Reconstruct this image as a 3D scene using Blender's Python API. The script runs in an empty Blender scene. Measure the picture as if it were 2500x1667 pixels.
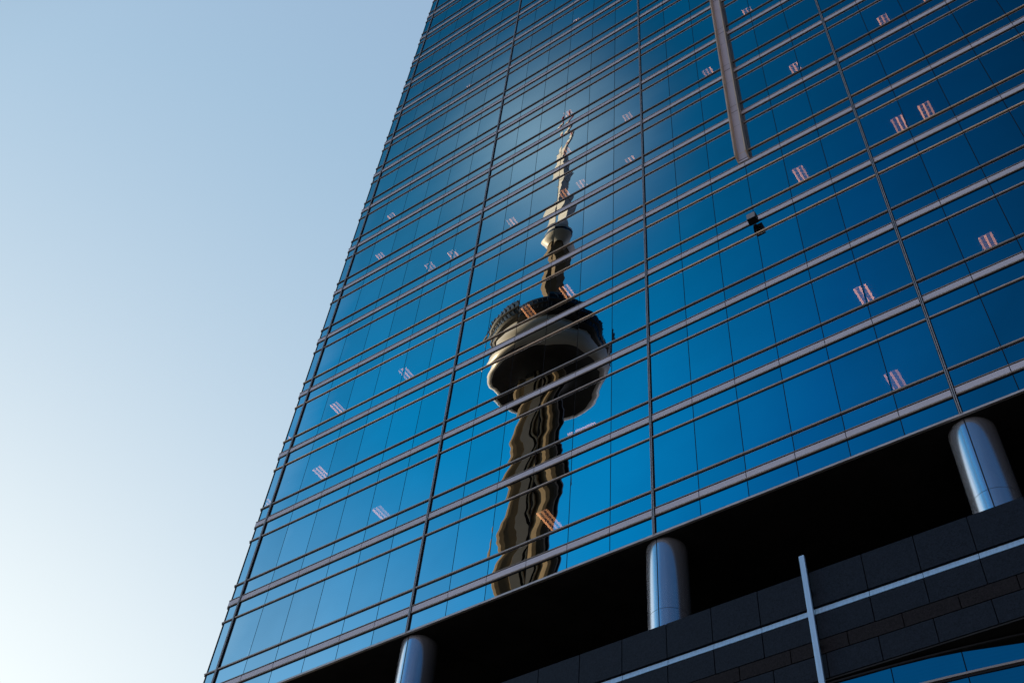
import bpy, math, random
from mathutils import Vector, Matrix
random.seed(7)
R = math.radians
scene = bpy.context.scene
COL = scene.collection

# ------------------------------------------------------------------ measures (metres)
FLOOR = 4.1209          # storey height
VIS = 2.3244            # height of a vision window
ZBOT = -1.8156          # underside of the curtain wall
GROUND = -26.4
PANE = 1.5
XL = -0.56              # left corner of the facade
NB = 5                  # bays of six panes
XR = NB * 9.0
NF = 18                 # storeys built
ZTOP = NF * FLOOR - 0.7

# ------------------------------------------------------------------ node helpers
def new_mat(name):
    m = bpy.data.materials.new(name); m.use_nodes = True
    nt = m.node_tree; nt.nodes.clear()
    out = nt.nodes.new('ShaderNodeOutputMaterial')
    return m, nt, out
def N(nt, t, **kw):
    n = nt.nodes.new(t)
    for k, v in kw.items():
        if k in n.inputs: n.inputs[k].default_value = v
        else: setattr(n, k, v)
    return n
def math_node(nt, op, a, b=None, c=None, clamp=False):
    n = nt.nodes.new('ShaderNodeMath'); n.operation = op; n.use_clamp = clamp
    for i, v in enumerate((a, b, c)):
        if v is None: continue
        if isinstance(v, (int, float)): n.inputs[i].default_value = v
        else: nt.links.new(v, n.inputs[i])
    return n.outputs[0]
def vmath(nt, op, a, b=None, scale=None):
    n = nt.nodes.new('ShaderNodeVectorMath'); n.operation = op
    for i, v in enumerate((a, b)):
        if v is None: continue
        if isinstance(v, (tuple, list)): n.inputs[i].default_value = v
        else: nt.links.new(v, n.inputs[i])
    if scale is not None:
        if isinstance(scale, (int, float)): n.inputs['Scale'].default_value = scale
        else: nt.links.new(scale, n.inputs['Scale'])
    return n.outputs['Value'] if op in ('DOT_PRODUCT', 'LENGTH') else n.outputs['Vector']

def surface(name, col, rough=0.5, metal=0.0, var=0.15, scale=3.0, bump=0.0, bscale=60.0, spec=0.5, streak=False):
    m, nt, out = new_mat(name)
    p = N(nt, 'ShaderNodeBsdfPrincipled', Roughness=rough, Metallic=metal)
    p.inputs['Specular IOR Level'].default_value = spec
    tc = N(nt, 'ShaderNodeTexCoord')
    vec = tc.outputs['Object']
    if streak:
        mp = N(nt, 'ShaderNodeMapping'); mp.inputs['Scale'].default_value = (6, 6, .35)
        nt.links.new(vec, mp.inputs['Vector']); vec = mp.outputs['Vector']
    no = N(nt, 'ShaderNodeTexNoise', Scale=scale, Detail=6.0, Roughness=0.6)
    nt.links.new(vec, no.inputs['Vector'])
    rp = N(nt, 'ShaderNodeValToRGB')
    rp.color_ramp.elements[0].position = .3; rp.color_ramp.elements[1].position = .7
    rp.color_ramp.elements[0].color = tuple(c * (1 - var) for c in col) + (1,)
    rp.color_ramp.elements[1].color = tuple(min(1, c * (1 + var)) for c in col) + (1,)
    nt.links.new(no.outputs['Fac'], rp.inputs['Fac'])
    nt.links.new(rp.outputs['Color'], p.inputs['Base Color'])
    if bump:
        b = N(nt, 'ShaderNodeBump', Strength=bump, Distance=0.01)
        n2 = N(nt, 'ShaderNodeTexNoise', Scale=bscale, Detail=4.0)
        nt.links.new(tc.outputs['Object'], n2.inputs['Vector'])
        nt.links.new(n2.outputs['Fac'], b.inputs['Height'])
        nt.links.new(b.outputs['Normal'], p.inputs['Normal'])
    nt.links.new(p.outputs['BSDF'], out.inputs['Surface'])
    return m

def glass_mat(name, tint, r0, trans, wave=1.0, bow=1.0):
    """tinted mirror glass: reflects the sky and whatever stands across the street, wavy like toughened panes"""
    m, nt, out = new_mat(name)
    L = nt.links
    geo = N(nt, 'ShaderNodeNewGeometry'); tc = N(nt, 'ShaderNodeTexCoord')
    uv = N(nt, 'ShaderNodeUVMap', uv_map='pane_uv')
    at = N(nt, 'ShaderNodeAttribute', attribute_name='pane'); at.attribute_type = 'GEOMETRY'
    suv = N(nt, 'ShaderNodeSeparateXYZ'); L.new(uv.outputs['UV'], suv.inputs[0])
    sr = N(nt, 'ShaderNodeSeparateColor'); L.new(at.outputs['Color'], sr.inputs[0])
    r1, r2, r3 = sr.outputs[0], sr.outputs[1], sr.outputs[2]
    # roller waves: ripples stacked up the pane, a different set in each pane
    pos = geo.outputs['Position']
    shift = vmath(nt, 'SCALE', at.outputs['Color'], scale=37.0)
    p2 = vmath(nt, 'ADD', pos, shift)
    def wave_noise(sc, off):
        mp = N(nt, 'ShaderNodeMapping'); mp.inputs['Scale'].default_value = sc; mp.inputs['Location'].default_value = off
        L.new(p2, mp.inputs['Vector'])
        n = N(nt, 'ShaderNodeTexNoise', Scale=1.0, Detail=0.0); L.new(mp.outputs['Vector'], n.inputs['Vector'])
        return n.outputs['Fac']
    def centred(o): return math_node(nt, 'SUBTRACT', o, 0.5)
    rip = math_node(nt, 'MULTIPLY', centred(wave_noise((.25, .25, 3.0), (3, 1, 7))), 0.0034 * wave)
    wx = math_node(nt, 'ADD', rip, math_node(nt, 'MULTIPLY', centred(wave_noise((.34, .34, .62), (0, 0, 0))), 0.016 * wave))
    wz = math_node(nt, 'MULTIPLY', centred(wave_noise((.34, .34, .5), (11, 5, 2))), 0.006 * wave)
    # bow of each pane
    bx = math_node(nt, 'MULTIPLY', suv.outputs[0], math_node(nt, 'MULTIPLY_ADD', r1, 0.0036 * bow, -0.0008 * bow))
    bz = math_node(nt, 'MULTIPLY', suv.outputs[1], math_node(nt, 'MULTIPLY_ADD', r2, 0.0026 * bow, -0.0006 * bow))
    tx = math_node(nt, 'ADD', math_node(nt, 'MULTIPLY', centred(r3), 0.0052), math_node(nt, 'ADD', wx, bx))
    tz = math_node(nt, 'ADD', math_node(nt, 'MULTIPLY', centred(r1), 0.0028), math_node(nt, 'ADD', wz, bz))
    # tangent along the wall
    tang = vmath(nt, 'CROSS_PRODUCT', (0, 0, 1), geo.outputs['Normal'])
    off = vmath(nt, 'ADD', vmath(nt, 'SCALE', tang, scale=tx), vmath(nt, 'SCALE', (0, 0, 1), scale=tz))
    nrm = vmath(nt, 'NORMALIZE', vmath(nt, 'ADD', geo.outputs['Normal'], off))
    # reflectance rises towards grazing angles
    cosv = math_node(nt, 'ABSOLUTE', vmath(nt, 'DOT_PRODUCT', geo.outputs['Incoming'], geo.outputs['Normal']))
    sch = math_node(nt, 'POWER', math_node(nt, 'SUBTRACT', 1.0, cosv, clamp=True), 4.0)
    fac = math_node(nt, 'MULTIPLY_ADD', sch, 1 - r0, r0, clamp=True)
    gl = N(nt, 'ShaderNodeBsdfGlossy', Roughness=0.0)
    # coating tint, a little different from pane to pane; faint printed lines of the frit
    fr = N(nt, 'ShaderNodeTexWave', Scale=1.0); fr.wave_type = 'BANDS'; fr.bands_direction = 'Z'
    fr.inputs['Scale'].default_value = 3.3
    L.new(pos, fr.inputs['Vector'])
    k = math_node(nt, 'MULTIPLY_ADD', r2, 0.17, 0.89)
    k = math_node(nt, 'MULTIPLY', k, math_node(nt, 'MULTIPLY_ADD', fr.outputs['Fac'], 0.03, 0.985))
    dn = N(nt, 'ShaderNodeTexNoise', Scale=0.9, Detail=3.0); L.new(p2, dn.inputs['Vector'])
    k = math_node(nt, 'MULTIPLY', k, math_node(nt, 'MULTIPLY_ADD', dn.outputs['Fac'], 0.12, 0.94))
    tn = N(nt, 'ShaderNodeMix', data_type='RGBA')
    tn.inputs['A'].default_value = (0, 0, 0, 1); tn.inputs['B'].default_value = tint + (1,)
    L.new(k, tn.inputs['Factor']); L.new(tn.outputs['Result'], gl.inputs['Color'])
    L.new(nrm, gl.inputs['Normal'])
    tr = N(nt, 'ShaderNodeBsdfTransparent'); tr.inputs['Color'].default_value = trans + (1,)
    mx = N(nt, 'ShaderNodeMixShader'); L.new(fac, mx.inputs[0])
    L.new(tr.outputs[0], mx.inputs[1]); L.new(gl.outputs[0], mx.inputs[2])
    L.new(mx.outputs[0], out.inputs['Surface'])
    return m

def lamp_mat(name, col, s):
    m, nt, out = new_mat(name)
    e = N(nt, 'ShaderNodeEmission')
    oi = N(nt, 'ShaderNodeObjectInfo')
    nt.links.new(math_node(nt, 'MULTIPLY_ADD', oi.outputs['Random'], s * .9, s * .5), e.inputs['Strength'])
    no = N(nt, 'ShaderNodeTexNoise', Scale=9.0)
    rp = N(nt, 'ShaderNodeValToRGB')
    rp.color_ramp.elements[0].color = tuple(c * .75 for c in col) + (1,)
    rp.color_ramp.elements[1].color = tuple(col) + (1,)
    nt.links.new(no.outputs['Fac'], rp.inputs['Fac']); nt.links.new(rp.outputs[0], e.inputs['Color'])
    nt.links.new(e.outputs[0], out.inputs['Surface'])
    return m

TINT = (0.88, 0.93, 0.95)
M = dict(
    glass=glass_mat('blue_mirror_glass', TINT, 0.90, (0.55, 0.55, 0.5)),
    spandrel=glass_mat('blue_spandrel_glass', TINT, 0.90, (0.0, 0.0, 0.0)),
    low_glass=glass_mat('blue_low_glass', TINT, 0.90, (0.3, 0.3, 0.3), wave=.6),
    metal=surface('champagne_aluminium', (0.36, 0.31, 0.265), 0.38, 0.3, .10, .7),
    metal_tan_sunlit=surface('tan_and_sunlit_aluminium', (0.72, 0.52, 0.33), 0.4, 0.25, .10, .7),  # tan of the track flanges; on ledges, sunlight put into the colour
    mullion=surface('grey_mullion_metal', (0.40, 0.39, 0.38), 0.42, 0.3, .15, 2),
    band=surface('pale_band_panel', (0.60, 0.55, 0.57), 0.5, 0.0, .06, .5),
    gasket=surface('black_gasket', (0.012, 0.012, 0.013), 0.7, 0, .2, 4, spec=.2),
    dark=surface('dark_interior', (0.016, 0.017, 0.019), 0.9, 0, .25, .6, spec=.1),
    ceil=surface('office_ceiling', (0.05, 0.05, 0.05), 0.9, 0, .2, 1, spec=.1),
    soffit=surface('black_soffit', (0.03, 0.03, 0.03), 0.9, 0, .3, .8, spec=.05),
    column=surface('brushed_column_cladding', (0.95, 0.93, 0.97), 0.21, 0.88, .08, 2, streak=True),
    granite=surface('dark_granite', (0.012, 0.017, 0.024), 0.6, 0, .5, 30, .12, 120, spec=.12),
    granite_brown=surface('brown_granite', (0.018, 0.0155, 0.0155), 0.65, 0, .5, 30, .12, 120, spec=.08),
    strip=surface('pale_blue_metal', (0.44, 0.64, 0.80), 0.42, 0.2, .14, 3, streak=True),
    concrete=surface('warm_concrete', (0.17, 0.12, 0.062), 0.85, 0, .22, .12, .2, 1.5),
    rail=surface('pale_rail', (0.55, 0.44, 0.30), 0.6, 0, .1, .4),
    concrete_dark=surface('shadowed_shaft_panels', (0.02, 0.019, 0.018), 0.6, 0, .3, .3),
    radome=surface('white_radome', (0.66, 0.62, 0.55), 0.35, 0, .05, .2),
    pod_glass=surface('dark_pod_glazing', (0.02, 0.025, 0.03), 0.12, 0, .4, .5),
    pod_metal=surface('dark_pod_metal', (0.022, 0.021, 0.020), 0.5, 0, .4, .4),
    antenna=surface('white_antenna', (0.96, 0.95, 0.92), 0.55, 0, .10, .4),
    red=surface('red_antenna_paint', (0.45, 0.05, 0.04), 0.5, 0, .15, .6),
    lamp=lamp_mat('lit_tube', (1.0, 0.42, 0.20), 7.5),
    reflector=lamp_mat('lit_reflector', (0.75, 0.42, 0.50), 1.0),
    louvre=lamp_mat('lit_louvre', (1.0, 0.45, 0.25), 2.2),
    asphalt=surface('asphalt', (0.05, 0.05, 0.052), 0.9, 0, .3, .8, .3, 40),
    paving=surface('pavement_slabs', (0.22, 0.21, 0.20), 0.85, 0, .2, .6, .2, 30),
    paint=surface('road_paint', (0.75, 0.75, 0.72), 0.7, 0, .1, 2),
    facade=surface('pale_precast', (0.33, 0.30, 0.27), 0.8, 0, .15, .2),
    dkglass=surface('dark_window_glass', (0.03, 0.04, 0.05), 0.1, 0, .3, .3),
)

# ------------------------------------------------------------------ mesh helpers
class MB:
    def __init__(s): s.v = []; s.f = []; s.uv = []; s.mi = []; s.c = []; s.sm = []
    def face(s, pts, uv=None, mi=0, c=(0, 0, 0), smooth=False):
        b = len(s.v); s.v += [tuple(p) for p in pts]; s.f.append(tuple(range(b, b + len(pts))))
        s.uv.append(uv or [(0, 0)] * len(pts)); s.mi.append(mi); s.c.append(c); s.sm.append(smooth)
    def idx(s, base, tri, mi=0, smooth=False):
        s.f.append(tuple(base + i for i in tri)); s.uv.append([(0, 0)] * len(tri)); s.mi.append(mi); s.c.append((0, 0, 0)); s.sm.append(smooth)
    def box(s, a, b, mi=0):
        (x0, y0, z0), (x1, y1, z1) = a, b
        k = len(s.v)
        s.v += [(x0, y0, z0), (x1, y0, z0), (x1, y1, z0), (x0, y1, z0), (x0, y0, z1), (x1, y0, z1), (x1, y1, z1), (x0, y1, z1)]
        for t in ((0, 3, 2, 1), (4, 5, 6, 7), (0, 1, 5, 4), (1, 2, 6, 5), (2, 3, 7, 6), (3, 0, 4, 7)): s.idx(k, t, mi)
    def prof(s, pts, x0, x1, mi=0, closed=True):
        """profile of (y,z) swept along x"""
        n = len(pts); k = len(s.v)
        s.v += [(x0, y, z) for y, z in pts] + [(x1, y, z) for y, z in pts]
        for i in range(n):
            j = (i + 1) % n
            s.idx(k, (i, j, n + j, n + i), mi)
        s.idx(k, tuple(range(n - 1, -1, -1)), mi); s.idx(k, tuple(range(n, 2 * n)), mi)
    def lathe(s, pr, seg=48, mi=0, c=(0, 0), smooth=True, ang0=0.0):
        k = len(s.v); n = len(pr)
        for j in range(seg):
            a = ang0 + 2 * math.pi * j / seg
            for r, z in pr: s.v.append((c[0] + r * math.cos(a), c[1] + r * math.sin(a), z))
        for j in range(seg):
            j2 = (j + 1) % seg
            for i in range(n - 1):
                s.idx(k, (j * n + i, j2 * n + i, j2 * n + i + 1, j * n + i + 1), mi, smooth)
    def loft(s, rings, mi=0, caps=True, mis=None):
        k = len(s.v); n = len(rings[0])
        for r in rings: s.v += [tuple(p) for p in r]
        for a in range(len(rings) - 1):
            for i in range(n):
                j = (i + 1) % n
                s.idx(k, (a * n + i, a * n + j, (a + 1) * n + j, (a + 1) * n + i), mis[i] if mis else mi)
        if caps:
            s.idx(k, tuple(range(n - 1, -1, -1)), mi); s.idx(k, tuple((len(rings) - 1) * n + i for i in range(n)), mi)
    def build(s, name, mats, parent=None, bevel=0.0, **props):
        me = bpy.data.meshes.new(name); me.from_pydata(s.v, [], s.f); me.update()
        if not isinstance(mats, (list, tuple)): mats = [mats]
        for m in mats: me.materials.append(M[m])
        me.polygons.foreach_set('material_index', s.mi)
        me.polygons.foreach_set('use_smooth', s.sm)
        me.uv_layers.new(name='pane_uv'); me.color_attributes.new('pane', 'FLOAT_COLOR', 'CORNER')
        uvs, cs = [], []
        for fi, f in enumerate(s.f):
            for q in range(len(f)):
                uvs += s.uv[fi][q]; cs += (*s.c[fi], 1.0)
        me.uv_layers['pane_uv'].data.foreach_set('uv', uvs)
        me.color_attributes['pane'].data.foreach_set('color', cs)
        o = bpy.data.objects.new(name, me); COL.objects.link(o)
        if parent: o.parent = parent
        if bevel:
            b = o.modifiers.new('bevel', 'BEVEL'); b.width = bevel; b.segments = 2; b.limit_method = 'ANGLE'
        for k_, v_ in props.items(): o[k_] = v_
        return o
def thing(name, label, cat, loc=(0, 0, 0), group=None):
    o = bpy.data.objects.new(name, None); COL.objects.link(o); o.location = loc; o.empty_display_size = .5
    o['label'] = label; o['category'] = cat
    if group: o['group'] = group
    return o

# ------------------------------------------------------------------ camera (solved from the photograph)
F_PX, W_PX, H_PX = 2819.46, 2500.0, 1667.0
CAM = Vector((29.9394, -21.6857, -24.7795))
RC = ((0.82332207, 0.56266706, 0.07447517), (-0.40844091, 0.67847246, -0.61061538), (-0.39410251, 0.47231441, 0.7884176))
cam = bpy.data.cameras.new('camera'); cam.sensor_width = 36; cam.lens = F_PX / W_PX * 36
cam.clip_start = 0.1; cam.clip_end = 12000
co = bpy.data.objects.new('camera', cam); COL.objects.link(co)
rx, ry, rz = (Vector(r) for r in RC)
mw = Matrix((rx, -ry, -rz)).transposed().to_4x4(); mw.translation = CAM
co.matrix_world = mw
scene.camera = co
def project(p):
    d = Vector(p) - CAM
    z = rz.dot(d)
    if z < .1: return None
    return (F_PX * rx.dot(d) / z + W_PX / 2, F_PX * ry.dot(d) / z + H_PX / 2)
def px_area(x0, x1, z0, z1):
    q = [project((x, 0, z)) for x, z in ((x0, z0), (x1, z0), (x1, z1), (x0, z1))]
    if None in q: return 0
    cx = sum(p[0] for p in q) / 4; cy = sum(p[1] for p in q) / 4
    if not (-40 < cx < W_PX + 40 and -40 < cy < H_PX + 40): return 0
    return abs(sum(q[i][0] * q[(i + 1) % 4][1] - q[(i + 1) % 4][0] * q[i][1] for i in range(4))) / 2

# ------------------------------------------------------------------ sun and sky
SUN_EL = 15.0
SUN_H = Vector((-0.94, 0.34)).normalized()
sdir = Vector((SUN_H.x * math.cos(R(SUN_EL)), SUN_H.y * math.cos(R(SUN_EL)), math.sin(R(SUN_EL))))
sl = bpy.data.lights.new('sun', 'SUN'); sl.energy = 5.0; sl.angle = R(0.5); sl.color = (1.0, 0.76, 0.47)
so = bpy.data.objects.new('sun', sl); COL.objects.link(so)
so.rotation_euler = sdir.to_track_quat('Z', 'Y').to_euler()
w = bpy.data.worlds.new('World'); scene.world = w; w.use_nodes = True
nt = w.node_tree; nt.nodes.clear()
wo = nt.nodes.new('ShaderNodeOutputWorld'); bg = nt.nodes.new('ShaderNodeBackground')
sk = nt.nodes.new('ShaderNodeTexSky'); sk.sky_type = 'NISHITA'; sk.sun_disc = False
sk.sun_elevation = R(SUN_EL); sk.sun_rotation = math.atan2(SUN_H.x, SUN_H.y)
sk.altitude = 100; sk.air_density = 1.0; sk.dust_density = 1.6; sk.ozone_density = 2.0
SKY_EXTRA = True
bg.inputs['Strength'].default_value = 0.15
# evening haze: pale and bright towards the low sun's side, deep blue on the far side of the sky
tcw = nt.nodes.new('ShaderNodeTexCoord')
dirv = vmath(nt, 'NORMALIZE', tcw.outputs['Generated'])
pale = vmath(nt, 'DOT_PRODUCT', dirv, tuple(Vector((-.8, .45, .4)).normalized()))
rp = nt.nodes.new('ShaderNodeValToRGB'); rp.color_ramp.interpolation = 'LINEAR'
GR = [(-1.0, (.05, .08, .10)), (-.45, (.02, .20, .34)), (-.12, (.01, .36, .62)), (.04, (.01, .39, .66)), (.17, (.01, .76, 1.30)), (.31, (.01, 1.42, 1.96)), (.47, (.02, 1.34, 1.76)), (.54, (.10, 1.20, 1.55)), (.70, (3.75, 4.0, 4.0)), (.80, (3.3, 3.8, 3.85)), (1.0, (2.85, 3.35, 3.5))]
el = rp.color_ramp.elements
while len(el) < len(GR): el.new(.5)
for e_, (p_, c_) in zip(el, GR):
    e_.position = (p_ + 1) / 2; e_.color = tuple(v / 4 for v in c_) + (1,)
nt.links.new(math_node(nt, 'MULTIPLY_ADD', pale, .5, .5), rp.inputs['Fac'])
graded = vmath(nt, 'MULTIPLY', sk.outputs[0], vmath(nt, 'SCALE', rp.outputs[0], scale=4.0))
# the glare around the low sun is held back by haze
mh_ = nt.nodes.new('ShaderNodeMapRange'); nt.links.new(pale, mh_.inputs['Value'])
mh_.inputs['From Min'].default_value = .54; mh_.inputs['From Max'].default_value = .70
den = vmath(nt, 'MULTIPLY', sk.outputs[0], (2.26 * .15, 2.49 * .15, 2.57 * .15))
den = vmath(nt, 'ADD', vmath(nt, 'SCALE', den, scale=mh_.outputs[0]), (1, 1, 1))
graded = vmath(nt, 'DIVIDE', graded, den)
# the unseen sky is dimmed by an added mask, darkening the tower's shade
ms_ = nt.nodes.new('ShaderNodeMapRange'); ms_.interpolation_type = 'SMOOTHSTEP'
nt.links.new(vmath(nt, 'DOT_PRODUCT', dirv, (.507, .862, 0)), ms_.inputs['Value'])
ms_.inputs['From Min'].default_value = .08; ms_.inputs['From Max'].default_value = .45
ms_.inputs['To Min'].default_value = 1.0; ms_.inputs['To Max'].default_value = .07
graded = vmath(nt, 'SCALE', graded, scale=ms_.outputs[0])
# and deepens towards the zenith on the eastern half
def ramp(sock, a, b, t0, t1):
    n = nt.nodes.new('ShaderNodeMapRange'); n.interpolation_type = 'SMOOTHSTEP'
    nt.links.new(sock, n.inputs['Value'])
    for k_, v_ in zip(('From Min', 'From Max', 'To Min', 'To Max'), (a, b, t0, t1)): n.inputs[k_].default_value = v_
    return n.outputs[0]
sx_ = nt.nodes.new('ShaderNodeSeparateXYZ'); nt.links.new(dirv, sx_.inputs[0])
deep = math_node(nt, 'MULTIPLY', ramp(sx_.outputs['Z'], .72, .92, 0.0, .55), ramp(sx_.outputs['Y'], .08, -.2, 0.0, 1.0))
graded = vmath(nt, 'SCALE', graded, scale=math_node(nt, 'SUBTRACT', 1.0, deep))
# thin bright veils high in the west
total = graded
def patch(direction, radius, colour, power):
    global total
    vd = vmath(nt, 'DOT_PRODUCT', dirv, tuple(Vector(direction).normalized()))
    mr = nt.nodes.new('ShaderNodeMapRange')
    nt.links.new(vd, mr.inputs['Value']); mr.inputs['From Min'].default_value = math.cos(R(radius)); mr.inputs['From Max'].default_value = 1.0
    f = math_node(nt, 'POWER', mr.outputs[0], power)
    v = vmath(nt, 'SCALE', (0, 0, 0), scale=f); nn = [n for n in nt.nodes if n.type == 'VECT_MATH'][-1]
    nn.inputs[0].default_value = colour
    total = vmath(nt, 'ADD', total, v)
patch((-.296, -.370, .881), 12.0, (1.25, 1.55, 1.5), 8.0)
patch((-.395, -.37, .84), 9.0, (.10, .22, .20), 2.0)
# added bright belt low in the unseen sky, a fill for the facade
sz = nt.nodes.new('ShaderNodeSeparateXYZ'); nt.links.new(dirv, sz.inputs[0])
mb_ = nt.nodes.new('ShaderNodeMapRange'); mb_.interpolation_type = 'SMOOTHSTEP'
nt.links.new(sz.outputs['Z'], mb_.inputs['Value'])
mb_.inputs['From Min'].default_value = math.sin(R(31)); mb_.inputs['From Max'].default_value = math.sin(R(3))
my_ = nt.nodes.new('ShaderNodeMapRange'); my_.interpolation_type = 'SMOOTHSTEP'
nt.links.new(vmath(nt, 'DOT_PRODUCT', dirv, (-.45, -.893, 0)), my_.inputs['Value'])
my_.inputs['From Min'].default_value = .25; my_.inputs['From Max'].default_value = .8
belt = vmath(nt, 'SCALE', (0, 0, 0), scale=math_node(nt, 'MULTIPLY', mb_.outputs[0], my_.outputs[0]))
[n for n in nt.nodes if n.type == 'VECT_MATH'][-1].inputs[0].default_value = (13.0, 12.2, 14.2)
# whitish glow low in the west
mw_ = nt.nodes.new('ShaderNodeMapRange'); mw_.interpolation_type = 'SMOOTHSTEP'
nt.links.new(sz.outputs['Z'], mw_.inputs['Value'])
mw_.inputs['From Min'].default_value = math.sin(R(47)); mw_.inputs['From Max'].default_value = math.sin(R(31))
mp_ = nt.nodes.new('ShaderNodeMapRange'); mp_.interpolation_type = 'SMOOTHSTEP'
nt.links.new(pale, mp_.inputs['Value']); mp_.inputs['From Min'].default_value = .28; mp_.inputs['From Max'].default_value = .52
mq_ = nt.nodes.new('ShaderNodeMapRange'); mq_.interpolation_type = 'SMOOTHSTEP'
nt.links.new(pale, mq_.inputs['Value']); mq_.inputs['From Min'].default_value = .78; mq_.inputs['From Max'].default_value = .56
west = vmath(nt, 'SCALE', (0, 0, 0), scale=math_node(nt, 'MULTIPLY', math_node(nt, 'MULTIPLY', mw_.outputs[0], mp_.outputs[0]), mq_.outputs[0]))
[n for n in nt.nodes if n.type == 'VECT_MATH'][-1].inputs[0].default_value = (1.25, .95, .42)
nt.links.new(vmath(nt, 'ADD', vmath(nt, 'ADD', total, west), belt), bg.inputs['Color'])
nt.links.new(bg.outputs[0], wo.inputs['Surface'])

# ------------------------------------------------------------------ the glass office tower
tower = thing('office_tower', 'tall blue glass office tower with pale bands above a black recess on round columns', 'skyscraper', (0, 0, 0))

def pane_face(mb, x0, x1, z0, z1):
    c = (random.random(), random.random(), random.random())
    mb.face([(x0, 0, z0), (x1, 0, z0), (x1, 0, z1), (x0, 0, z1)], [(-1, -1), (1, -1), (1, 1), (-1, 1)], 0, c)

G = 0.013               # half of a joint
cols = [(XL + 0.04, -0.06)]
for i in range(NB * 6):
    a = i * PANE + (0.06 if i % 6 == 0 else G); b = (i + 1) * PANE - (0.06 if (i + 1) % 6 == 0 else G)
    cols.append((a, b))
vis, spn = [], []
for k in range(NF):
    S = k * FLOOR; H = S + VIS
    for x0, x1 in cols:
        if k < NF - 1: vis.append((x0, x1, S + .06, H - .06))
        spn.append((x0, x1, S - .70, S - .07))                       # between band and sill
        lo = ZBOT + .05 if k == 0 else S - FLOOR + VIS + .06
        spn.append((x0, x1, lo, S - 1.12))                           # between head and band
def panes(lst, single, many, mat):
    lst = sorted(lst, key=lambda r: -px_area(*r))
    for r in lst[:100]:
        mb = MB(); pane_face(mb, *r); mb.build(single, mat, tower)
    mb = MB()
    for r in lst[100:]: pane_face(mb, *r)
    mb.build(many, mat, tower, kind='stuff')
panes(vis, 'window', 'distant_windows', 'glass')
panes(spn, 'spandrel_pane', 'distant_spandrel_panes', 'spandrel')

XE = XL - 0.06          # ledges run past the corner
def bull(zc, h, d, n=7):
    return [(0.0, zc - h / 2)] + [(-d * math.cos(a), zc + h / 2 * math.sin(a)) for a in [(-.5 + i / (n - 1)) * math.pi for i in range(n)]] + [(0.0, zc + h / 2)]
for k in range(NF):
    S = k * FLOOR; H = S + VIS
    segs = [(XE, -0.056)] + [(i * PANE + (.056 if i % 6 == 0 else .005), (i + 1) * PANE - (.056 if i % 6 == 5 else .005)) for i in range(NB * 6)]
    # sill ledge
    mb = MB()
    for a, b in segs:
        mb.prof([(0.02, S + .04), (-.025, S + .04), (-.05, S + .025), (-.055, S + .0), (-.05, S - .025), (-.02, S - .036), (.02, S - .036)], a, b, 0)
        mb.box((a, -.012, S - .062), (b, .02, S - .038), 1)
    mb.build('sill_ledge', ['metal_tan_sunlit' if k in (3, 4) else 'metal', 'gasket'], tower)  # sunlit glow on two storeys' sills painted as a warmer metal
    # head ledge
    if k < NF - 1:
        mb = MB()
        for a, b in segs:
            mb.prof([(y + 0.0, z) for y, z in bull(H, .08, .055)] + [(.02, H + .04), (.02, H - .04)], a, b, 0)
            mb.box((a, -.012, H - .066), (b, .02, H - .042), 1)
        mb.build('head_ledge', ['metal_tan_sunlit' if k in (2, 3) else 'metal', 'gasket'], tower)  # gold on these heads is low sunlight put into the metal colour
    # pale band with its two lips
    mb = MB()
    for a, b in segs:
        x = a
        while x < b - .01:
            nx = min(b, (math.floor(x / PANE + 1e-4) + 1) * PANE if x > 0 else b)
            mb.box((x + .006, -.035, S - 1.006), (nx - .006, .02, S - .795), 0)
            x = nx
        mb.box((a, -.01, S - 1.02), (b, .02, S - .75), 1)
    bandp = mb.build('band_panel', ['band', 'gasket'], tower)
    mb = MB()
    for a, b in segs:
        mb.prof([(.02, S - .735), (-.045, S - .735), (-.052, S - .75), (-.04, S - .766), (.02, S - .766)], a, b, 0)
        mb.box((a, -.028, S - .79), (b, .0, S - .768), 1)
    mb.build('lip', ['metal', 'gasket'], bandp)
    mb = MB()
    for a, b in segs:
        mb.prof([(y, z) for y, z in bull(S - 1.035, .055, .05)] + [(.02, S - 1.008), (.02, S - 1.062)], a, b, 0)
        mb.box((a, -.014, S - 1.09), (b, .02, S - 1.064), 1)
    mb.build('lip', ['metal', 'gasket'], bandp)
# mullions, joints, corner post
for i in range(NB + 1):
    x = i * 9.0
    mb = MB()
    mb.box((x - .05, -.03, ZBOT), (x + .05, .02, ZTOP), 1)
    mb.box((x - .036, -.07, ZBOT), (x - .012, -.03, ZTOP), 0)
    mb.box((x + .012, -.07, ZBOT), (x + .036, -.03, ZTOP), 0)
    mb.build('mullion', ['mullion', 'gasket'], tower)
for i in range(1, NB * 6):
    if i % 6 == 0: continue
    mb = MB(); mb.box((i * PANE - .03, .012, ZBOT), (i * PANE + .03, .07, ZTOP)); mb.build('glazing_joint', 'gasket', tower)
mb = MB(); mb.box((XL, -.02, ZBOT), (XL + .045, .05, ZTOP)); mb.build('corner_post', 'gasket', tower)
# edge trim under the curtain wall
mb = MB(); mb.prof([(.03, ZBOT + .045), (-.05, ZBOT + .045), (-.06, ZBOT + .02), (-.05, ZBOT - .03), (.03, ZBOT - .03)], XE + .05, XR)
mb.build('edge_trim', 'mullion', tower)
# floors and core behind the glass
for k in range(NF):
    S = k * FLOOR
    z0 = ZBOT + .05 if k == 0 else S - FLOOR + VIS + .03
    mb = MB(); mb.box((XL + .1, .16, z0), (XR - .1, 9.0, S - .02)); mb.build('floor_slab', 'ceil', tower)
mb = MB(); mb.box((XL + .1, 9.01, ZBOT + .05), (XR - .1, 20, ZTOP - .05)); mb.build('core', 'dark', tower)
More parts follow.
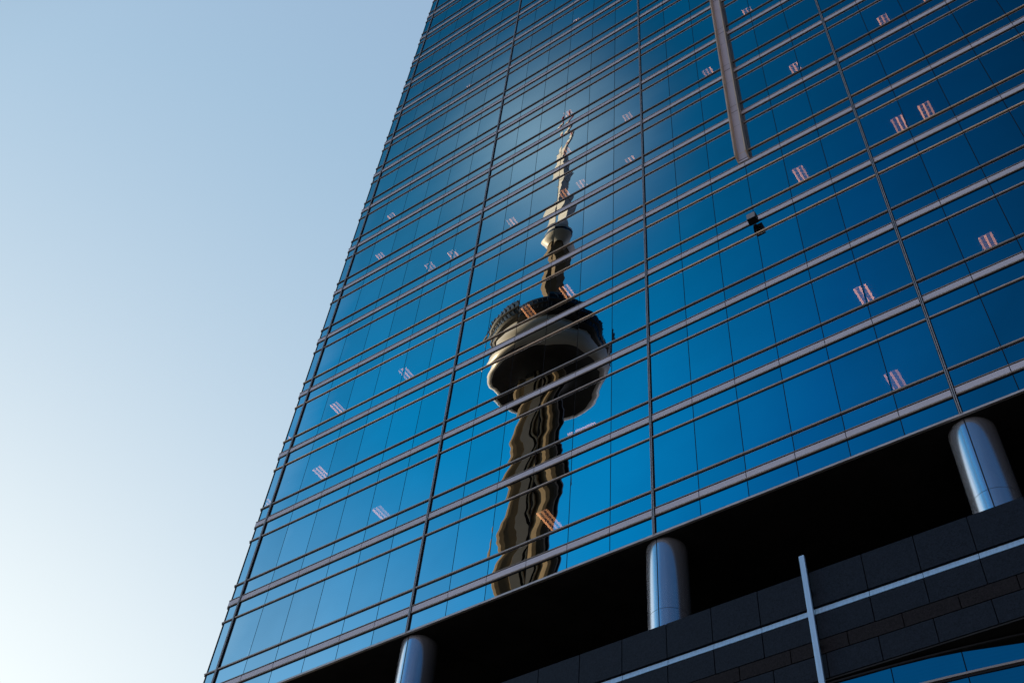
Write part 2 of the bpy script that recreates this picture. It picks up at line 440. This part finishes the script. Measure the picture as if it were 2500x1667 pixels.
# left side wall and roof, far wall
mb = MB()
for k in range(NF):
    S = k * FLOOR
    for j in range(20):
        y0, y1 = .05 + j * 1.5, 1.5 + j * 1.5
        for z0, z1 in ((S + .06, S + VIS - .06), (S - .70, S - .07), ((ZBOT + .05) if k == 0 else S - FLOOR + VIS + .06, S - 1.12)):
            if k == NF - 1 and z0 > S: continue
            c = (random.random(), random.random(), random.random())
            mb.face([(XL, y1, z0), (XL, y0, z0), (XL, y0, z1), (XL, y1, z1)], [(-1, -1), (1, -1), (1, 1), (-1, 1)], 0, c)
    for zc in (S, S - .73, S - 1.05):
        mb.box((XL - .1, .0, zc - .05), (XL + .02, 30, zc + .05), 1)
    if k < NF - 1: mb.box((XL - .1, .0, S + VIS - .055), (XL + .02, 30, S + VIS + .055), 1)
    mb.box((XL - .03, .0, S - 1.0), (XL + .01, 30, S - .78), 2)
mb.build('side_wall', ['spandrel', 'metal', 'band'], tower)
mb = MB(); mb.box((XL + .02, 20.01, ZBOT), (XR - .02, 30, ZTOP)); mb.build('rear_block', 'dark', tower)
mb = MB(); mb.box((XL, -.05, ZTOP + .002), (XR, 30, ZTOP + .4)); mb.build('roof', 'metal', tower)
# black recess: soffit and back wall
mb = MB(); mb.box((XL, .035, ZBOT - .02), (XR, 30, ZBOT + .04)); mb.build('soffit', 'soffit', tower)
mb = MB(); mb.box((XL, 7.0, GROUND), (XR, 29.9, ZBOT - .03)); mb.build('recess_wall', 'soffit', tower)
# round clad columns
for i in range(NB + 1):
    x = i * 9.0; y = .70; r = .60
    zj = -4.37
    mb = MB()
    for z0, z1 in ((-8.30, zj - .006), (zj + .006, ZBOT - .03)):
        mb.lathe([(r, z0), (r, z1)], 64, c=(x, y))
    cobj = mb.build('column', 'column', tower)
    mb = MB(); mb.lathe([(r - .012, -8.30), (r - .012, ZBOT - .03)], 48, c=(x, y))
    mb.box((x - .014, y - r - .003, -8.30), (x + .014, y - r + .05, ZBOT - .03))
    mb.build('cladding_seam', 'gasket', cobj)

# maintenance track running up the wall from the fourth band
TX0, TX1 = 22.24, 22.74
zb = 4 * FLOOR - .70
mb = MB(); mb.box((TX0 + .05, -.05, zb + .02), (TX1 - .05, -.028, ZTOP)); tr = mb.build('maintenance_track', 'band', tower)
mb = MB()
for k in range(4, NF):
    for dz in (0.0,):
        z = k * FLOOR - .55; mb.box((TX0 + .06, -.054, z), (TX1 - .06, -.0505, z + .03))
mb.build('track_joint', 'gasket', tr)
for x0, x1 in ((TX0, TX0 + .05), (TX1 - .05, TX1)):
    mb = MB()
    z = zb + .02
    for k in range(4, NF):
        z1 = min(ZTOP, (k + 1) * FLOOR - 1.9)
        lo = z + .008
        zf = lo + (.22 if k == 4 else 0)
        mb.v += [(x0, -.33, zf), (x1, -.33, zf), (x1, -.026, lo), (x0, -.026, lo), (x0, -.33, z1), (x1, -.33, z1), (x1, -.026, z1), (x0, -.026, z1)]
        b = len(mb.v) - 8
        for t in ((0, 3, 2, 1), (4, 5, 6, 7), (0, 1, 5, 4), (1, 2, 6, 5), (2, 3, 7, 6), (3, 0, 4, 7)): mb.idx(b, t)
        z = z1
    mb.build('track_flange', 'metal_tan_sunlit', tr)

# ------------------------------------------------------------------ equipment box on the third band
eb = thing('equipment_box', 'small dark grey box sticking out of the white band below the metal track', 'wall box', (22.52, -.14, 11.15))
mb = MB()
bx0, bx1, bz0, bz1 = -.17, .17, -.17, .17
mb.loft([[(bx0, .0, bz0), (bx1, .0, bz0), (bx1, -.27, bz0 + .02), (bx0, -.27, bz0 + .02)], [(bx0, .0, bz1 + .06), (bx1, .0, bz1 + .06), (bx1, -.27, bz1 + .03), (bx0, -.27, bz1 + .03)]])
mb.build('housing', 'gasket', eb, bevel=.012)
mb = MB(); mb.box((bx0 + .01, -.282, bz0 + .05), (bx1 - .01, -.272, bz1 + .02)); mb.build('front_plate', 'metal', eb)
mb = MB(); mb.box((-.06, .0, bz0 - .05), (.06, .10, bz0 - .004)); mb.build('bracket', 'gasket', eb)

# ------------------------------------------------------------------ ceiling lights behind the glass: storey, x, near end y, turned?, label
LIGHTS = [
    (10, 5.18, .62, 0, 'tiny pink ceiling light near the top left edge of the glass wall'),
    (10, 13.29, .62, 0, 'tiny pink ceiling light high above the tip of the mirrored antenna'),
    (7, 1.17, .62, 0, 'highest lit ceiling light beside the left corner of the building'),
    (7, 13.19, .60, 0, 'lit ceiling light showing through the tip of the mirrored antenna'),
    (7, 23.67, .62, 0, 'lit ceiling light at the top edge, just right of the metal track'),
    (6, 1.19, .62, 0, 'second lit ceiling light down along the left corner of the building'),
    (6, 13.20, .62, 0, 'lit ceiling light showing through the white upper mast of the mirrored antenna'),
    (6, 16.78, .62, 0, 'lit ceiling light one bay right of the mirrored antenna tip'),
    (6, 21.20, .62, 0, 'lit ceiling light just left of the metal track'),
    (5, 5.25, .62, 0, 'lower light of the close pair left of the mirrored antenna, cut by a joint'),
    (5, 6.66, .62, 0, 'upper light of the close pair left of the mirrored antenna, split by a joint'),
    (5, 10.24, .63, 0, 'lit ceiling light just left of the thick white foot of the mirrored antenna'),
    (5, 13.24, .63, 0, 'lit ceiling light showing through the thick white foot of the mirrored antenna'),
    (5, 14.23, .63, 0, 'lit ceiling light just right of the thick white part of the mirrored antenna'),
    (5, 16.80, .80, 0, 'low sliver of a lit ceiling light above a sill, right of the mirrored antenna'),
    (5, 25.15, .64, 0, 'lit ceiling light between the metal track and the right hand mullion'),
    (5, 29.18, .65, 0, 'lit ceiling light right of the right hand mullion near the top edge'),
    (5, 31.10, .66, 0, 'lit ceiling light cut by the top edge of the picture at right'),
    (3, 1.13, .66, 0, 'lit gridded ceiling light by the left corner, two storeys above the lowest lit one'),
    (3, 5.13, .66, 0, 'lit gridded ceiling light left of the mirrored pod, four panes from the corner'),
    (3, 11.74, .66, 0, 'golden lit ceiling light showing on the dark roof of the mirrored pod'),
    (3, 13.68, .64, 0, 'lit ceiling light at the right of the mirrored shaft just above the pod'),
    (3, 24.25, .66, 0, 'lit ceiling light up and right of the small dark wall box'),
    (3, 28.20, .66, 0, 'left one of two lit ceiling lights side by side right of the mullion'),
    (3, 29.22, .66, 0, 'right one of two lit ceiling lights side by side right of the mullion'),
    (2, 1.12, .78, 0, 'lowest lit gridded ceiling light next to the left corner of the building'),
    (1, 5.15, 1.02, 0, 'lit gridded ceiling light low on the left, well left of the mirrored shaft'),
    (1, 14.25, 1.58, 1, 'lit ceiling light lying crosswise right of the mirrored shaft under the pod'),
    (1, 25.22, .95, 0, 'lit ceiling light split by a pane joint left of the right hand mullion'),
    (1, 29.24, 1.14, 0, 'bright pink lit ceiling light by the right edge of the picture'),
    (0, 13.20, .97, 0, 'golden lit ceiling light showing on the lower shaft of the mirrored tower'),
    (0, 25.34, 1.25, 0, 'lowest lit ceiling light at right, just above the black recess'),
]
def make_light(label, loc, turn):
    t = thing('ceiling_light', label, 'ceiling light', loc, 'lit ceiling lights behind the glass')
    W2, LN = .20, 1.2
    mb = MB(); mb.box((-W2, 0, .012), (W2, LN, .022)); o1 = mb.build('housing', 'reflector', t)
    for x in (-W2 + .02, 0, W2 - .02):
        mb = MB(); mb.box((x - .034, .01, -.03), (x + .034, LN - .01, .008)); mb.build('tube', 'lamp', t)
    mb = MB()
    for i in range(9):
        y = .012 + i * (LN - .024) / 8
        for a, b in ((-W2 + .056, -.035), (.035, W2 - .056)): mb.box((a, y - .012, -.028), (b, y + .012, .006))
    mb.build('louvre', 'louvre', t)
    if turn: t.rotation_euler.z = R(-90)
    return t
proto = None
for k, x, y, turn, label in LIGHTS:
    loc = (x, y, k * FLOOR + VIS - .012) if not turn else (x - .6, y + .2, k * FLOOR + VIS - .012)
    if proto is None:
        proto = make_light(label, loc, turn)
    else:
        o = proto.copy(); COL.objects.link(o); o.location = loc; o['label'] = label
        o.rotation_euler.z = R(-90) if turn else 0
        for ch in proto.children:
            c = ch.copy(); COL.objects.link(c); c.parent = o

# ------------------------------------------------------------------ granite parapet in front of the recess
gp = thing('granite_parapet', 'dark granite clad parapet wall with one pale blue metal strip under the black recess', 'wall', (0, 0, 0))
PY = -.25
def course(z0, z1, joints, mat, name, y=PY, th=.06):
    mb = MB()
    for a, b in zip(joints[:-1], joints[1:]):
        dy = random.uniform(-.002, .002)
        mb.box((a + .011, y + dy, z0 + .011), (b - .011, y + th, z1 - .011))
    return mb.build(name, mat, gp, bevel=.004)
J1 = [13.03 - 1.34 * i for i in range(10, 0, -1)] + [13.03, 14.41, 15.74, 17.06, 18.39, 19.69, 21.0, 22.40, 23.77, 25.07, 26.38, 27.71] + [27.71 + 1.33 * i for i in range(1, 13)]
J3 = [20.32 - 1.33 * i for i in range(15, 0, -1)] + [20.32, 21.65, 23.08, 24.40, 25.70, 27.0] + [27.0 + 1.33 * i for i in range(1, 13)]
J4 = [22.5 - 1.33 * i for i in range(16, 0, -1)] + [22.5, 23.77, 25.05, 26.35] + [26.35 + 1.33 * i for i in range(1, 14)]
course(-6.335, -5.25, J1, 'granite', 'stone_course')
course(-7.285, -6.545, J1, 'granite', 'stone_course')
course(-7.69, -7.285, J3, 'granite_brown', 'stone_course', label='') if False else course(-7.69, -7.285, J3, 'granite_brown', 'stone_course')
course(-8.36, -7.69, J4, 'granite', 'stone_course')
mb = MB()
for a, b in zip(J1[:-1], J1[1:]):
    mb.prof([(PY + .012, -6.535), (PY + .05, -6.36), (PY + .06, -6.36), (PY + .06, -6.535)], a + .007, b - .007)
mb.build('metal_strip', 'strip', gp)
mb = MB(); mb.box((XL, PY + .062, -8.34), (XR, .0, -5.27)); mb.build('backing_wall', 'gasket', gp)
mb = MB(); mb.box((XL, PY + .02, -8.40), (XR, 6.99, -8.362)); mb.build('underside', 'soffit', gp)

# ------------------------------------------------------------------ pale metal post
post = thing('flat_post', 'slim pale blue flat metal post standing in front of the granite parapet', 'post', (22.37, -.45, GROUND))
mb = MB(); mb.box((-.07, -.03, 0.0), (.07, .05, -8.66 - GROUND)); mb.build('lower_section', 'strip', post, bevel=.006)
mb = MB(); mb.box((-.07, -.03, -8.645 - GROUND), (.07, .05, -4.86 - GROUND)); mb.build('upper_section', 'strip', post, bevel=.006)
mb = MB(); mb.box((-.16, -.14, 0.003), (.16, .16, .02)); mb.build('base_plate', 'strip', post)
mb = MB()
for z in (-5.9, -7.5): mb.box((-.03, .052, z - GROUND - .05), (.03, .199, z - GROUND + .05))
mb.build('bracket', 'gasket', post)

# ------------------------------------------------------------------ curved glass wall below the parapet
cg = thing('curved_glass_wall', 'curved blue glass wall of large panes below the granite parapet', 'glass wall', (0, 0, 0))
def cy(x): d = x - 22.5; return -.2 + .03 * d + .013 * d * d
cx = [23.86 + 1.53 * i for i in range(-4, 5)]
rows = [(-9.09, -8.50)]
z = -9.20
while z > GROUND + 3.5:
    rows.append((z - 3.0, z)); z -= 3.11
for z0, z1 in rows:
    for a, b in zip(cx[:-1], cx[1:]):
        mb = MB(); c = (random.random(), random.random(), random.random())
        a2, b2 = a + .012, b - .012
        mb.face([(a2, cy(a2), z0), (b2, cy(b2), z0), (b2, cy(b2), z1), (a2, cy(a2), z1)], [(-1, -1), (1, -1), (1, 1), (-1, 1)], 0, c)
        mb.build('pane', 'low_glass', cg)
def strip_along(mb, z0, z1, d0, d1, mi=0):
    k = len(mb.v); n = 33
    for i in range(n):
        x = cx[0] + (cx[-1] - cx[0]) * i / (n - 1)
        for y, zz in ((d0, z0), (d1, z0), (d1, z1), (d0, z1)): mb.v.append((x, cy(x) + y, zz))
    for i in range(n - 1):
        for j in range(4): mb.idx(k, (i * 4 + j, i * 4 + (j + 1) % 4, i * 4 + 4 + (j + 1) % 4, i * 4 + 4 + j), mi)
for z0, z1 in rows:
    mb = MB(); strip_along(mb, z0 - .055, z0 - .004, -.05, .03, 0); strip_along(mb, z0 - .108, z0 - .058, -.02, .03, 1)
    mb.build('transom', ['metal', 'gasket'], cg)
mb = MB(); strip_along(mb, GROUND, -8.51, .05, .08); mb.build('backing', 'gasket', cg)
mb = MB(); strip_along(mb, -8.497, -8.455, -.03, .06); mb.build('top_trim', 'gasket', cg)

# ------------------------------------------------------------------ the concrete observation tower across the street (seen in the glass)
TW = (-132.8, -196.2)
Z0 = CAM.z              # heights below are above the camera
ob = thing('observation_tower', 'very tall concrete tower with round pod and white antenna, mirrored in the blue glass', 'tower', (TW[0], TW[1], GROUND))
def zz(h): return Z0 + h - GROUND
to_cam = math.atan2(CAM.y - TW[1], CAM.x - TW[0])
# three-legged shaft
def yring(R_leg, w_leg, r_core, ang, h):
    pts = []
    for i in range(3):
        a = ang + i * 2 * math.pi / 3
        ca, sa = math.cos(a), math.sin(a)
        w = w_leg / 2
        outl = [(R_leg * .5, -w * 1.25)] + [(R_leg - w + w * math.cos(t), w * math.sin(t)) for t in [(-.5 + q / 6) * math.pi for q in range(7)]] + [(R_leg * .5, w * 1.25)]
        for u, v in outl: pts.append((u * ca - v * sa, u * sa + v * ca, zz(h)))
        a2 = a + math.pi / 3
        for da in (-.35, .35):
            pts.append((r_core * math.cos(a2 + da), r_core * math.sin(a2 + da), zz(h)))
    return pts
ANG = to_cam - R(17)
hs = [(-1.6, 27, 7.5, 9.5), (60, 21.5, 6.8, 8.6), (130, 16.5, 6.0, 7.6), (200, 13.2, 5.4, 6.8), (270, 10.8, 4.8, 6.2), (333, 9.2, 4.4, 5.8)]
mb = MB(); mb.loft([yring(Rl, wl, rc, ANG, h) for h, Rl, wl, rc in hs]); mb.build('shaft', 'concrete', ob)
# lift shafts set in the three hollows
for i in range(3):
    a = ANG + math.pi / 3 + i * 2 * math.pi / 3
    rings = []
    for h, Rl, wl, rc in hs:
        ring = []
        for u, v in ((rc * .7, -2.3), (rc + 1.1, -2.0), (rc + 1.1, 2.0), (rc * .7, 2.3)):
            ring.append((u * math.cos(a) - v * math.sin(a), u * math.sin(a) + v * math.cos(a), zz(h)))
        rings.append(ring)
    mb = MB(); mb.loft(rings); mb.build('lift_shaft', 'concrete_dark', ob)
# guide rails up the hollows
for i in range(3):
    a = ANG + math.pi / 3 + i * 2 * math.pi / 3
    for v0 in (-2.9, 1.6):
        rings = []
        for h, Rl, wl, rc in hs:
            u0 = rc + 1.0 if v0 == 0 else rc + .2
            rings.append([((u0 + .42 * math.cos(t)) * math.cos(a) - (v0 + .42 * math.sin(t)) * math.sin(a), (u0 + .42 * math.cos(t)) * math.sin(a) + (v0 + .42 * math.sin(t)) * math.cos(a), zz(h)) for t in [q * math.pi / 4 for q in range(8)]])
        mb = MB(); mb.loft(rings); mb.build('guide_rail', 'rail', ob)
# main pod
def L_(pr): return [(r, zz(h)) for r, h in pr]
mb = MB(); mb.lathe(L_([(6.0, 325), (9, 327), (13, 327.8), (16, 327.6), (19.0, 327.0)]), 72); mb.build('pod_underside', 'pod_metal', ob)
mb = MB(); mb.lathe(L_([(19.0, 327.0), (20.3, 327.2), (21.3, 328.4), (22.0, 330.8), (22.2, 333.2), (21.8, 335.6), (20.9, 337.6), (19.8, 338.6), (19.8, 340.2)]), 96); mb.build('radome', 'radome', ob)
mb = MB()
lay = [(19.8, 340.2, 0), (21.6, 340.8, 0), (22.3, 341.6, 1), (22.6, 344.2, 1), (23.1, 344.6, 0), (23.3, 345.4, 0), (23.2, 345.8, 1), (23.0, 348.4, 1), (22.9, 349.0, 0), (22.2, 349.6, 0), (21.0, 350.0, 1), (20.6, 352.6, 1), (20.4, 353.2, 0), (19.0, 354, 0)]
for (r0, h0, m0), (r1, h1, m1) in zip(lay[:-1], lay[1:]):
    mb.lathe(L_([(r0, h0), (r1, h1)]), 96, mi=m1 if m0 == m1 else 0, smooth=False)
pod = mb.build('pod_decks', ['pod_metal', 'pod_glass'], ob)
mb = MB()
for j in range(72):
    a = 2 * math.pi * j / 72
    for h0, h1, r in ((341.8, 344.2, 22.75), (346, 348.4, 23.3)):
        x, y = r * math.cos(a), r * math.sin(a)
        mb.box((x - .13, y - .13, zz(h0)), (x + .13, y + .13, zz(h1)))
mb.build('window_post', 'pod_metal', pod)
mb = MB(); mb.lathe(L_([(19.0, 354), (17.5, 356.5), (14, 359), (12.5, 361.5), (9.0, 364.5), (8.4, 367.5), (5.2, 369.5), (4.6, 372)]), 72, smooth=False); mb.build('pod_roof', 'pod_metal', ob)
mb = MB()
for j, (ang, r, h) in enumerate(((.4, 15, 4), (1.1, 12, 6), (2.0, 16, 3.5), (2.9, 10, 5), (3.8, 14, 4.5), (4.7, 9, 6), (5.5, 15, 3))):
    x, y = r * math.cos(ang), r * math.sin(ang)
    mb.box((x - .5, y - .5, zz(356)), (x + .5, y + .5, zz(359 + h)))
    mb.box((x - .06, y - .06, zz(359 + h)), (x + .06, y + .06, zz(363 + h)))
mb.build('roof_aerial', 'pod_metal', ob)
mb = MB(); mb.lathe(L_([(1.7, 371), (1.9, 375), (2.3, 375.4), (2.3, 376.4), (.6, 377.6)]), 16, c=(5.2 * math.cos(to_cam - 1.9), 5.2 * math.sin(to_cam - 1.9)), smooth=False); mb.build('roof_cabin', 'radome', ob)
# upper shaft, sky pod, antenna
mb = MB(); mb.lathe(L_([(4.9, 366), (4.4, 395), (4.1, 422)]), 6, smooth=False, ang0=ANG); mb.build('upper_shaft', 'concrete', ob)
mb = MB(); mb.lathe(L_([(4.2, 415), (5.2, 417), (6.3, 419.5), (6.9, 421), (6.9, 424.5), (6.5, 425.4), (6.3, 427.6), (5.0, 429.2), (3.4, 430), (3.1, 433)]), 40, smooth=False); mb.build('sky_pod', 'radome', ob)
mb = MB(); mb.lathe(L_([(6.93, 421.6), (6.93, 423.8)]), 40, smooth=False); mb.build('sky_pod_window', 'pod_glass', ob)
ant = [(3.7, 432, 455), (3.2, 456, 470), (2.7, 471, 482), (2.2, 483, 495), (1.7, 496, 508), (1.2, 509, 520), (.9, 521, 531)]
mb = MB()
for r, a, b in ant:
    mb.lathe(L_([(r * .7, a - 1), (r * .7, a), (r * 1.25, a), (r * 1.25, b), (r * .7, b), (r * .7, b + 1)]), 4, smooth=False, ang0=R(55))
mb.build('antenna_mast', 'antenna', ob)
mb = MB()
for r, a, b in ant: mb.lathe(L_([(r * 1.25 + .25, b - .1), (r * 1.25 + .25, b + .4)]), 4, smooth=False, ang0=R(55))
mb.build('mast_collar', 'pod_metal', ob)
for h0, h1, r in ((512, 515, 1.3), (525, 528, 1.0), (533, 540, .7)):
    mb = MB(); mb.lathe(L_([(r * .9, h0), (r, h0), (r, h1), (r * .6, h1)]), 12, smooth=False); mb.build('warning_ring', 'red', ob)
mb = MB(); mb.lathe(L_([(.6, 531), (.55, 542), (.25, 548.7), (0.02, 549)]), 10, smooth=False); mb.build('antenna_tip', 'red', ob)

# ------------------------------------------------------------------ ground
mb = MB(); mb.box((-4000, -4000, GROUND - .5), (4000, 4000, GROUND - .12)); mb.build('ground', 'asphalt', kind='structure')
mb = MB(); mb.box((-60, -6, GROUND - .119), (120, 40, GROUND)); mb.build('pavement', 'paving', kind='structure')
mb = MB(); mb.box((-60, -30, GROUND - .119), (120, -18, GROUND)); mb.build('far_pavement', 'paving', kind='structure')
mb = MB(); mb.face([(-400, -17.9, GROUND - .116), (400, -17.9, GROUND - .116), (400, -6.1, GROUND - .116), (-400, -6.1, GROUND - .116)]); mb.build('road', 'asphalt', kind='structure')
mb = MB()
for i in range(-60, 60):
    mb.face([(i * 6, -12.08, GROUND - .112), (i * 6 + 3, -12.08, GROUND - .112), (i * 6 + 3, -11.92, GROUND - .112), (i * 6, -11.92, GROUND - .112)])
mb.build('lane_marking', 'paint', kind='structure')

# ------------------------------------------------------------------ render look
scene.view_settings.view_transform = 'Standard'; scene.view_settings.look = 'None'
scene.view_settings.exposure = 0; scene.view_settings.gamma = 1
scene.render.engine = 'CYCLES'
scene.cycles.max_bounces = 10; scene.cycles.glossy_bounces = 5; scene.cycles.transparent_max_bounces = 12
scene.cycles.use_denoising = True
scene.cycles.caustics_reflective = False
